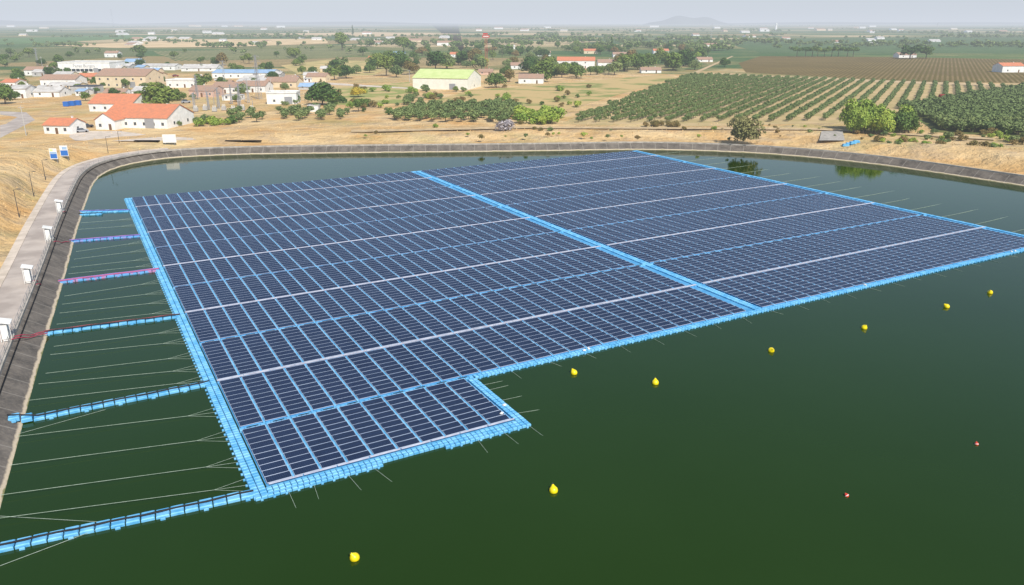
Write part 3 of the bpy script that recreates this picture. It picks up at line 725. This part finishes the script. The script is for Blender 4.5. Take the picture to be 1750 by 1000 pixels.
wb=MB()
for i in range(12): wb.box((-w_/2+(i+.5)*w_/12,-d_/2-.04,1.7),(w_/12-.5,.06,2.0))
obj('window',wb.mesh('window',['glass']),r)
building(208,150,88,20,22,-4,'cream','tileold','gable',6,'large cream building with terracotta roof',rise=3.6,door='g')
building(262,143,22,14,12,-4,'cream','tileold','gable',2,'cream house with terracotta roof')
building(64,129,42,9,12,5,'white','tileold','gable',3)
building(100,148,60,12,14,0,'white','tileold','gable',4); building(150,139,34,8,10,0,'pink','tile','gable',2,'pink house with orange roof')
building(32,168,26,16,12,6,'white','lightroof','gable',2); building(80,166,44,9,12,0,'white','lightroof','gable',2,'white low house with pale roof'); building(142,160,42,12,10,0,'grey','dark','flat',0,'open dark shed beside the houses',name='shed',cat='shed',door='g')
building(310,150,52,12,12,-5,'white','lightroof','flat',4,'white flat roofed block of rooms',parapet=True); building(414,134,104,9,20,-3,'white','blueroof','gable',8,'long white shed with blue sheet roof','warehouse','building',rise=1.8,door='g')
building(345,166,44,11,12,-5,'pink','tileold','gable',3,'pink house with old tiled roof'); building(385,160,46,11,13,-5,'white','tileold','gable',3); building(432,158,44,11,13,-4,'white','tileold','gable',3); building(480,150,54,10,13,-4,'cream','tileold','gable',3,'cream house with old tiled roof'); building(395,172,30,8,8,0,'white','lightroof','flat',2,'small white block with pale roof')
building(482,178,50,18,10,4,'white','lightroof','flat',2,'white rectangular building with flat roof',parapet=True,name='warehouse',cat='building',door='g')
building(535,191,18,10,4,0,'white','lightroof','flat',1,'small white kiosk near the trees',name='kiosk',cat='kiosk',door='x')
building(540,140,34,9,11,-4,'cream','tileold','gable',2,'cream house with old tiled roof'); building(250,166,50,10,11,-4,'white','lightroof','gable',3,'low white building with pale roof'); building(195,168,36,9,10,0,'white','tileold','gable',2)
building(190,98,22,7,12,0,'white','tileold','gable',2); building(270,120,60,7,14,-3,'white','lightroof','gable',4,'long low pale warehouse','warehouse','building',rise=1.5); building(225,112,26,6,14,0,'white','blueroof','gable',2,'pale shed with blue roof'); building(340,122,60,5,16,0,'white','lightroof','gable',3,'low white shed with pale roof')
building(15,150,24,9,12,0,'white','tile','gable',2); building(440,146,70,7,14,-4,'white','lightroof','gable',5,'long low pale warehouse','warehouse','building',rise=1.5)
for k in range(32):
    u=random.uniform(60,560); v=random.uniform(118,166)
    if 150<u<310 and v>135: continue
    building(u,v,random.uniform(12,36),random.uniform(4,8),random.uniform(8,12),random.uniform(-8,4),random.choice(['white','white','cream','grey']),random.choice(['tileold','lightroof','lightroof','lightroof','blueroof']),'gable',2,'small town building with pitched roof')
building(752,153,98,19,28,-14,'palewall','greenroof','gable',0,'large cream warehouse with pale green sheet roof','warehouse','warehouse',rise=4.2,door='g',group='farm buildings')
gf='scattered farm houses'
for a in[(907,143,42,9,13,-5,'white','tileold'),(984,117,64,13,16,-5,'white','tile'),(1036,116,28,9,13,0,'white','tileold'),(1113,125,34,5,10,0,'white','tileold'),(886,118,26,6,12,0,'white','tileold'),(675,98,32,5,14,0,'white','blueroof'),(762,78,30,5,16,0,'white','tileold'),(1731,124,40,11,12,5,'white','tile'),(1551,99,30,5,14,0,'white','tileold'),(1130,92,26,5,12,0,'white','tile'),(1215,82,22,5,14,0,'white','tileold'),(640,104,22,4,12,0,'white','tile'),(705,72,30,3,18,0,'cream','tileold'),(1205,106,26,4,12,0,'white','tileold'),(830,128,24,5,10,0,'pink','tileold'),(1060,98,24,5,12,0,'white','tileold'),(1010,92,24,5,12,0,'cream','tile'),(930,96,22,5,12,0,'white','tileold'),(780,98,22,5,12,0,'white','tile'),(870,84,20,4,12,0,'white','lightroof')]:
    building(*a,'gable',2,lab='farm house with pitched roof among trees',group=gf)
for k in range(70):
    v=45+random.random()**1.5*34; u=random.choice([random.uniform(0,1750),random.gauss(1350,150),random.gauss(350,120)])
    building(u,v,random.uniform(7,18),random.uniform(1.2,2.6),22,random.uniform(-20,20),random.choice(['white','white','cream']),random.choice(['tileold','lightroof','lightroof']),'gable',1,lab='distant pale farm building on the plain',group='distant farm buildings')
t=MB(); t.lathe([(7,-.5),(6.5,16),(5,17),(5,30),(6,31),(6,36),(1,38),(0,38)],0,8); k=G(1326,51,GZ)
top(obj('water_tower',t.mesh('water_tower',['white']),None,k,0,.85),'pale distant tower on the plain','tower')
k=MPP(118); root=obj('sign_tower',None,None,G(831,118,GZ)); top(root,'tall thin pole carrying a red sign panel','sign')
t=MB(); t.beam((-.8,0,-.3),(-.8,0,50*k),.14,0,6); t.beam((.8,0,-.3),(.8,0,50*k),.14,0,6)
for i in range(12): t.beam((-.8,0,i*50*k/12),(.8,0,(i+1)*50*k/12),.06)
obj('pole',t.mesh('pole',['redpaint']),root); t=MB(); t.box((0,-.5,53*k),(12*k,.4,3.6*k)); t.box((-1*k,-.5,57*k),(8*k,.3,2.2*k)); t.box((0,-.75,53*k),(9*k,.1,1.2*k),0,1); obj('sign_panel',t.mesh('sign_panel',['redpaint','white']),root)
for u,v,h in[(842,98,26),(858,98,18)]:
    o=obj('palm_tree',None,None,G(u,v,GZ)); top(o,'tall palm tree among houses','tree'); hh=h*MPP(v); t=MB(); t.beam((0,0,-.3),(0,0,hh),.35,0,7,.25); obj('trunk',t.mesh('trunk',['bark']),o)
    t=MB()
    for i in range(26):
        a=i*2.4; el=random.uniform(-.5,1.0); pr=Vector((0,0,hh)); side=Vector((-math.sin(a),math.cos(a),0))
        for s_ in range(4):
            q=pr+Vector((math.cos(a)*math.cos(el),math.sin(a)*math.cos(el),math.sin(el)))*.9; w0=.45*(1-s_*.22); w1=.45*(1-(s_+1)*.22)
            t.add([pr-side*w0,pr+side*w0,q+side*w1,q-side*w1],[(0,1,2,3)]); pr=q; el-=.5
    obj('crown',t.mesh('crown',['leaf']),o)
def pylon(u,v,hpx,lab='lattice steel pylon with crossarms',r=.09,arms=3):
    k=MPP(v); h=hpx*k; b=MB(); w=h*.05
    n=8
    def cr(i): s=w*(1-i/n*.75); z=h*i/n; return [Vector((a*s,c*s,z)) for a,c in((-1,-1),(1,-1),(1,1),(-1,1))]
    for i in range(n):
        A_,B_=cr(i),cr(i+1)
        for j in range(4): b.beam(A_[j],B_[j],r); b.beam(A_[j],B_[(j+1)%4],r*.5); b.beam(B_[j],B_[(j+1)%4],r*.5)
    for a in range(arms):
        z=h*(.98-.12*a); l=h*(.10+.03*(a==1)); b.beam((-l,0,z),(l,0,z),r*.8); b.beam((-l,0,z),(0,0,z+h*.04),r*.5); b.beam((l,0,z),(0,0,z+h*.04),r*.5)
        for sg in(-1,1): b.beam((sg*l,0,z),(sg*l,0,z-h*.03),r*.8)
    top(obj('pylon',b.mesh('pylon',['steel']),None,G(u,v,GZ),random.uniform(-.4,.4)),lab,'pylon','power pylons')
for a in[(443,170,72),(338,170,40),(357,188,30),(374,186,34),(410,182,38),(425,176,40),(396,178,32),(332,186,26),(65,112,28),(195,52,34),(1600,58,18),(1215,66,24),(385,150,44)]: pylon(*a)
def gantry(u,v,wpx,hpx):
    k=MPP(v); w=wpx*k/2; h=hpx*k; b=MB()
    for sg in(-1,1):
        b.beam((sg*w,-.4,-.2),(sg*w,0,h),.07); b.beam((sg*w,.4,-.2),(sg*w,0,h),.07)
    b.beam((-w,0,h),(w,0,h),.08); b.beam((-w,0,h*.88),(w,0,h*.88),.06)
    for i in range(8): x=-w+2*w*i/8; b.beam((x,0,h*.88),(x+w/4,0,h),.04)
    for i in range(3): x=-w*.6+i*w*.6; b.beam((x,0,h*.88),(x,0,h*.7),.09)
    top(obj('substation_gantry',b.mesh('substation_gantry',['steel']),None,G(u,v,GZ),-.1),'steel portal gantry of an electrical substation','gantry','gantries of the substation')
for a in[(350,180,34,24),(392,184,34,24),(420,188,26,20),(368,172,30,22),(410,170,30,22)]: gantry(*a)
for i in range(7):
    b=MB(); b.box((0,0,1.0),(1.8,1.3,1.6))
    for j in range(4): b.box((-.7+j*.47,-.72,1.0),(.08,.14,1.2))
    for j in range(3): b.lathe([(.10,1.8),(.16,2.0),(.08,2.2),(.16,2.4),(.06,2.7)],1,8,(-.55+j*.55,0,0))
    top(obj('transformer',b.mesh('transformer',['grey','white']),None,G(335+i*16,191-2*(i%2),GZ)),'grey electrical transformer with white insulators','transformer','transformers of the substation')
def lamp(u,v,hpx,z):
    p=GG(u,v); z=p.z; k=(H-z)/(math.cos(TH)*(v-38)); h=hpx*k; o=obj('street_lamp',None,None,p); top(o,'slim dark street lamp beside the service road','street lamp','street lamps along the road')
    b=MB(); b.beam((0,0,-.1),(0,0,h),.09,0,8,.05); b.beam((0,0,h),(.9,0,h+.15),.04,0,6); obj('post',b.mesh('post',['dark']),o)
    b=MB(); b.flo(1.15,0,.6,.28,h+.1,h+.22); obj('lamp_head',b.mesh('lamp_head',['dark']),o)
for u,v,h in[(58,336,42),(78,308,34),(33,372,48),(185,262,28),(204,245,20)]: lamp(u,v,h,1.95)
for u,v,h in[(45,232,50),(75,128,30),(700,140,20),(465,168,34),(560,176,24)]:
    k=MPP(v); b=MB(); b.beam((0,0,-.3),(0,0,h*k),.16,0,7,.1); b.beam((-1,0,h*k*.94),(1,0,h*k*.94),.08)
    for x in(-.8,0,.8): b.beam((x,0,h*k*.94),(x,0,h*k*.94+.3),.06)
    top(obj('utility_pole',b.mesh('utility_pole',['grey']),None,G(u,v,GZ)),'concrete utility pole with crossarm','pole','utility poles')
b=MB(); prev=None
for i in idl:
    if R[i][1]<45: continue
    p=R[i]+NR[i]*3.2; q=Vector((p[0],p[1],2.2)); b.beam(q,q+Vector((0,0,.95)),.035)
    if prev is not None:
        for h in(.5,.93): b.beam(prev+Vector((0,0,h)),q+Vector((0,0,h)),.022)
    prev=q
top(obj('fence',b.mesh('fence',['steel'])),'thin galvanised railing on the kerb beside the road','fence')
b=MB(); pts=[(R[i][0]+NR[i][0]*2.5,R[i][1]+NR[i][1]*2.5,1.62) for i in idl if R[i][1]>40]; b.path(pts,.07,0,6)
top(obj('pipe',b.mesh('pipe',['black'])),'black cable conduit lying on the bank slope','pipe')
def cabinet(u,v):
    p=G(u,v,2.0); i=bankpt(p,0); n=NR[i]; yaw=math.atan2(n[1],n[0])-math.pi/2
    o=obj('inverter_cabinet',None,None,p,yaw,1.15); top(o,'white inverter cabinet under a sloping white canopy by the bank','cabinet','inverter cabinets along the bank')
    b=MB(); b.box((0,0,1.05),(1.3,.6,1.6)); b.box((0,0,.15),(1.1,.5,.3)); obj('body',b.mesh('body',['white']),o)
    b=MB()
    for sg in(-1,1):
        b.box((sg*.31,-.315,1.05),(.58,.03,1.45)); b.box((sg*.06,-.34,1.05),(.03,.03,.2),0,1)
    obj('door',b.mesh('door',['white','dark']),o)
    b=MB(); b.add([(-.85,-.75,1.95),(.85,-.75,1.95),(.85,.55,2.3),(-.85,.55,2.3),(-.85,-.75,2.02),(.85,-.75,2.02),(.85,.55,2.37),(-.85,.55,2.37)],[(3,2,1,0),(4,5,6,7),(0,1,5,4),(1,2,6,5),(2,3,7,6),(3,0,4,7)])
    for x in(-.75,.75): b.beam((x,.4,0),(x,.4,2.25),.04); b.beam((x,-.6,0),(x,-.6,1.98),.03)
    obj('canopy',b.mesh('canopy',['white']),o)
for u,v in[(103,363),(84,411),(50,482),(12,580)]: cabinet(u,v)
def bcable(a,b_,m,lab):
    c=MB(); a=Vector(a);b_=Vector(b_); pts=[]
    for t in np.linspace(0,1,9): q=a.lerp(b_,t); q.z+=.0+.12*math.sin(t*9); q.x+=.15*math.sin(t*7); pts.append(q-a)
    c.path(pts,.06,0,5); top(obj('cable',c.mesh('cable',[m]),None,a),lab,'cable','cables running down the bank')
for (a,b_) in[((20,580),(80,571)),((25,575),(80,568)),((62,486),(80,486)),((56,480),(80,484)),((92,413),(118,414)),((108,362),(118,362))]:
    p=G(*a,2.3); q=G(*b_,.35); bcable(p,q,'red','red power cable running down the bank')
def sign(u,v,wpx,hpx,gap,z,faces,lab):
    p=GG(u,v); z=p.z; k=(H-z)/(math.cos(TH)*(v-38)); w=wpx*k; h=hpx*k; g=gap*k; o=obj('information_sign',None,None,p,.1); top(o,lab,'sign')
    b=MB()
    for sg in(-1,1): b.beam((sg*w*.35,.06,-.2),(sg*w*.35,.06,g+h*.9),.05)
    obj('post',b.mesh('post',['steel']),o)
    b=MB(); b.box((0,0,g+h/2),(w,.06,h),0,0)
    for (x,zz,ww,hh,mi) in faces: b.box((x*w,-.04,g+zz*h),(ww*w,.02,hh*h),0,mi)
    obj('sign_panel',b.mesh('sign_panel',['white','bluepaint','greenroof','blueroof']),o)
ff=[(0,.28,.9,.42,1),(0,.6,.9,.18,3),(-.2,.84,.4,.18,2)]
sign(94,278,12,18,6,2.6,ff,'blue and white information board on two posts'); sign(112,273,13,18,6,2.6,[(0,.3,.9,.5,1),(.1,.75,.6,.25,3)],'blue information board on two posts')
sign(291,249,22,14,5,1.9,[],'blank white notice board on posts at the bank')
def car(u,v,mt,lab):
    o=obj('parked_car',None,None,G(u,v,GZ+.04),.6); top(o,lab,'car','parked cars')
    b=MB(); b.flo(0,0,4.3,1.75,.3,.95,0,.15); vs=[(-1.7,-.8,.93),(1.0,-.8,.93),(1.0,.8,.93),(-1.7,.8,.93),(-1.2,-.65,1.45),(.4,-.65,1.45),(.4,.65,1.45),(-1.2,.65,1.45)]
    b.add(vs,[(4,5,6,7)],0); b.add(vs,[(0,1,5,4),(1,2,6,5),(2,3,7,6),(3,0,4,7)],1); obj('body',b.mesh('body',[mt,'glass']),o)
    for x in(-1.35,1.35):
        for y in(-.82,.82):
            b=MB(); b.beam((x,y-.1,.32),(x,y+.1,.32),.32,0,14); obj('wheel',b.mesh('wheel',['black']),o)
for a in[(149,218,'dark','dark parked car beside the white building'),(140,226,'steel','silver parked car in the yard'),(340,130,'white','white parked car by the houses'),(300,131,'darkred','red parked car by the houses'),(372,138,'white','white parked car by the houses'),(268,182,'white','white parked car by the houses'),(318,176,'steel','silver parked car by the houses')]: car(*a)
for u,v in[(114,182),(124,181),(134,180)]:
    b=MB(); b.box((0,0,1.1),(2.3,1.8,2.0))
    for i in range(5): b.box((-1+i*.5,-.94,1.1),(.1,.08,1.9))
    b.box((0,0,2.15),(2.4,1.9,.12)); top(obj('container',b.mesh('container',['bluepaint']),None,G(u,v,GZ)),'blue ribbed storage container near houses','container','blue containers')
b=MB(); b.box((0,0,1.2),(3,2.5,2.4)); b.add([(-1.7,-1.5,2.4),(1.7,-1.5,2.4),(1.7,1.5,2.4),(-1.7,1.5,2.4),(-1.7,0,3.1),(1.7,0,3.1)],[(0,1,5,4),(2,3,4,5),(1,2,5),(3,0,4)]); b.box((0,-1.27,1.0),(.9,.05,1.9),0,1)
top(obj('shed',b.mesh('shed',['darkred','dark']),None,G(1609,170,GZ),0,.85),'small red shed among olive trees','shed')
for i in range(4):
    b=MB()
    for j in range(3): b.flo(0,0,2.2-.2*j,1.0,.05+.25*j,.28+.25*j,0,.05)
    top(obj('stacked_floats',b.mesh('stacked_floats',['blue']),None,GG(1445+i*6,250-2*i),random.uniform(-.5,.5)),'stack of spare blue floats on the bank','float','spare floats on the bank')
for u,v,l in[(250,243,8),(415,243,12)]:
    b=MB()
    for j in range(3): b.beam((-l/2,j*.5,.3),(l/2,j*.5,.3),.22,0,10)
    top(obj('pipe',b.mesh('pipe',['black']),None,GG(u,v)),'stacked black pipes on the ground','pipe')
def hill(u,w,hp,D,lab):
    x=(u-875)/F*D; b=MB(); n=40; W_=w/F*D; Hh=hp/F*D+8
    vs=[];fs=[]
    for j,yy in enumerate((-1,-.5,0,.5,1)):
        for i in range(n+1):
            t=i/n*2-1; s=max(0,1-abs(t)**1.6)*(.85+.15*math.sin(t*9+u)); vs.append((x+t*W_/2,D+yy*W_*.25,-5+Hh*s*(1-yy*yy)))
    for j in range(4):
        for i in range(n): k=j*(n+1)+i; fs.append((k,k+1,k+n+2,k+n+1))
    b.add(vs,fs); struct(obj('hill',smooth(b.mesh('hill',[HM]))),lab,'hill')
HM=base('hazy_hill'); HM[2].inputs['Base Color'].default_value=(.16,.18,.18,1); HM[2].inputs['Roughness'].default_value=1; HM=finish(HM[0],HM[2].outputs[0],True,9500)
hill(1160,150,15,14000,'hazy flat topped distant hill'); hill(60,420,8,14000,'low hazy ridge on the horizon'); hill(520,700,5,16000,'low hazy ridge on the horizon'); hill(1500,900,4,17000,'low hazy ridge on the horizon')
# ---------------- light ----------------
w=bpy.data.worlds.new("World"); scene.world=w; w.use_nodes=True; nt=w.node_tree; nt.nodes.clear()
sky=nt.nodes.new('ShaderNodeTexSky'); sky.sky_type='NISHITA'; sky.sun_disc=False
EL=math.radians(46); AZ=math.radians(152)
sky.sun_elevation=EL; sky.sun_rotation=AZ; sky.air_density=1.0; sky.dust_density=1.0; sky.ozone_density=1.0
bg=nt.nodes.new('ShaderNodeBackground'); bg.inputs[1].default_value=.12; out=nt.nodes.new('ShaderNodeOutputWorld')
tc=nt.nodes.new('ShaderNodeTexCoord'); sx=nt.nodes.new('ShaderNodeSeparateXYZ'); nt.links.new(tc.outputs['Generated'],sx.inputs[0])
z=math_(nt,'MAXIMUM',sx.outputs[2],0.); fac=math_(nt,'MULTIPLY',math_(nt,'EXPONENT',math_(nt,'MULTIPLY',z,-7.)),.97)
hz=mixc(nt,math_(nt,'MULTIPLY',z,12.,True),tuple(c/.12 for c in HZ),tuple(c/.12 for c in (.54,.64,.80)))
nt.links.new(mixc(nt,fac,sky.outputs[0],hz),bg.inputs[0]); nt.links.new(bg.outputs[0],out.inputs[0])
sl=bpy.data.lights.new('sun','SUN'); sl.energy=4.9; sl.angle=math.radians(.5); sl.color=(1,.95,.86)
so=bpy.data.objects.new('sun',sl); COL.objects.link(so)
sd=Vector((math.sin(AZ)*math.cos(EL),math.cos(AZ)*math.cos(EL),math.sin(EL)))
so.rotation_euler=sd.to_track_quat('Z','Y').to_euler()
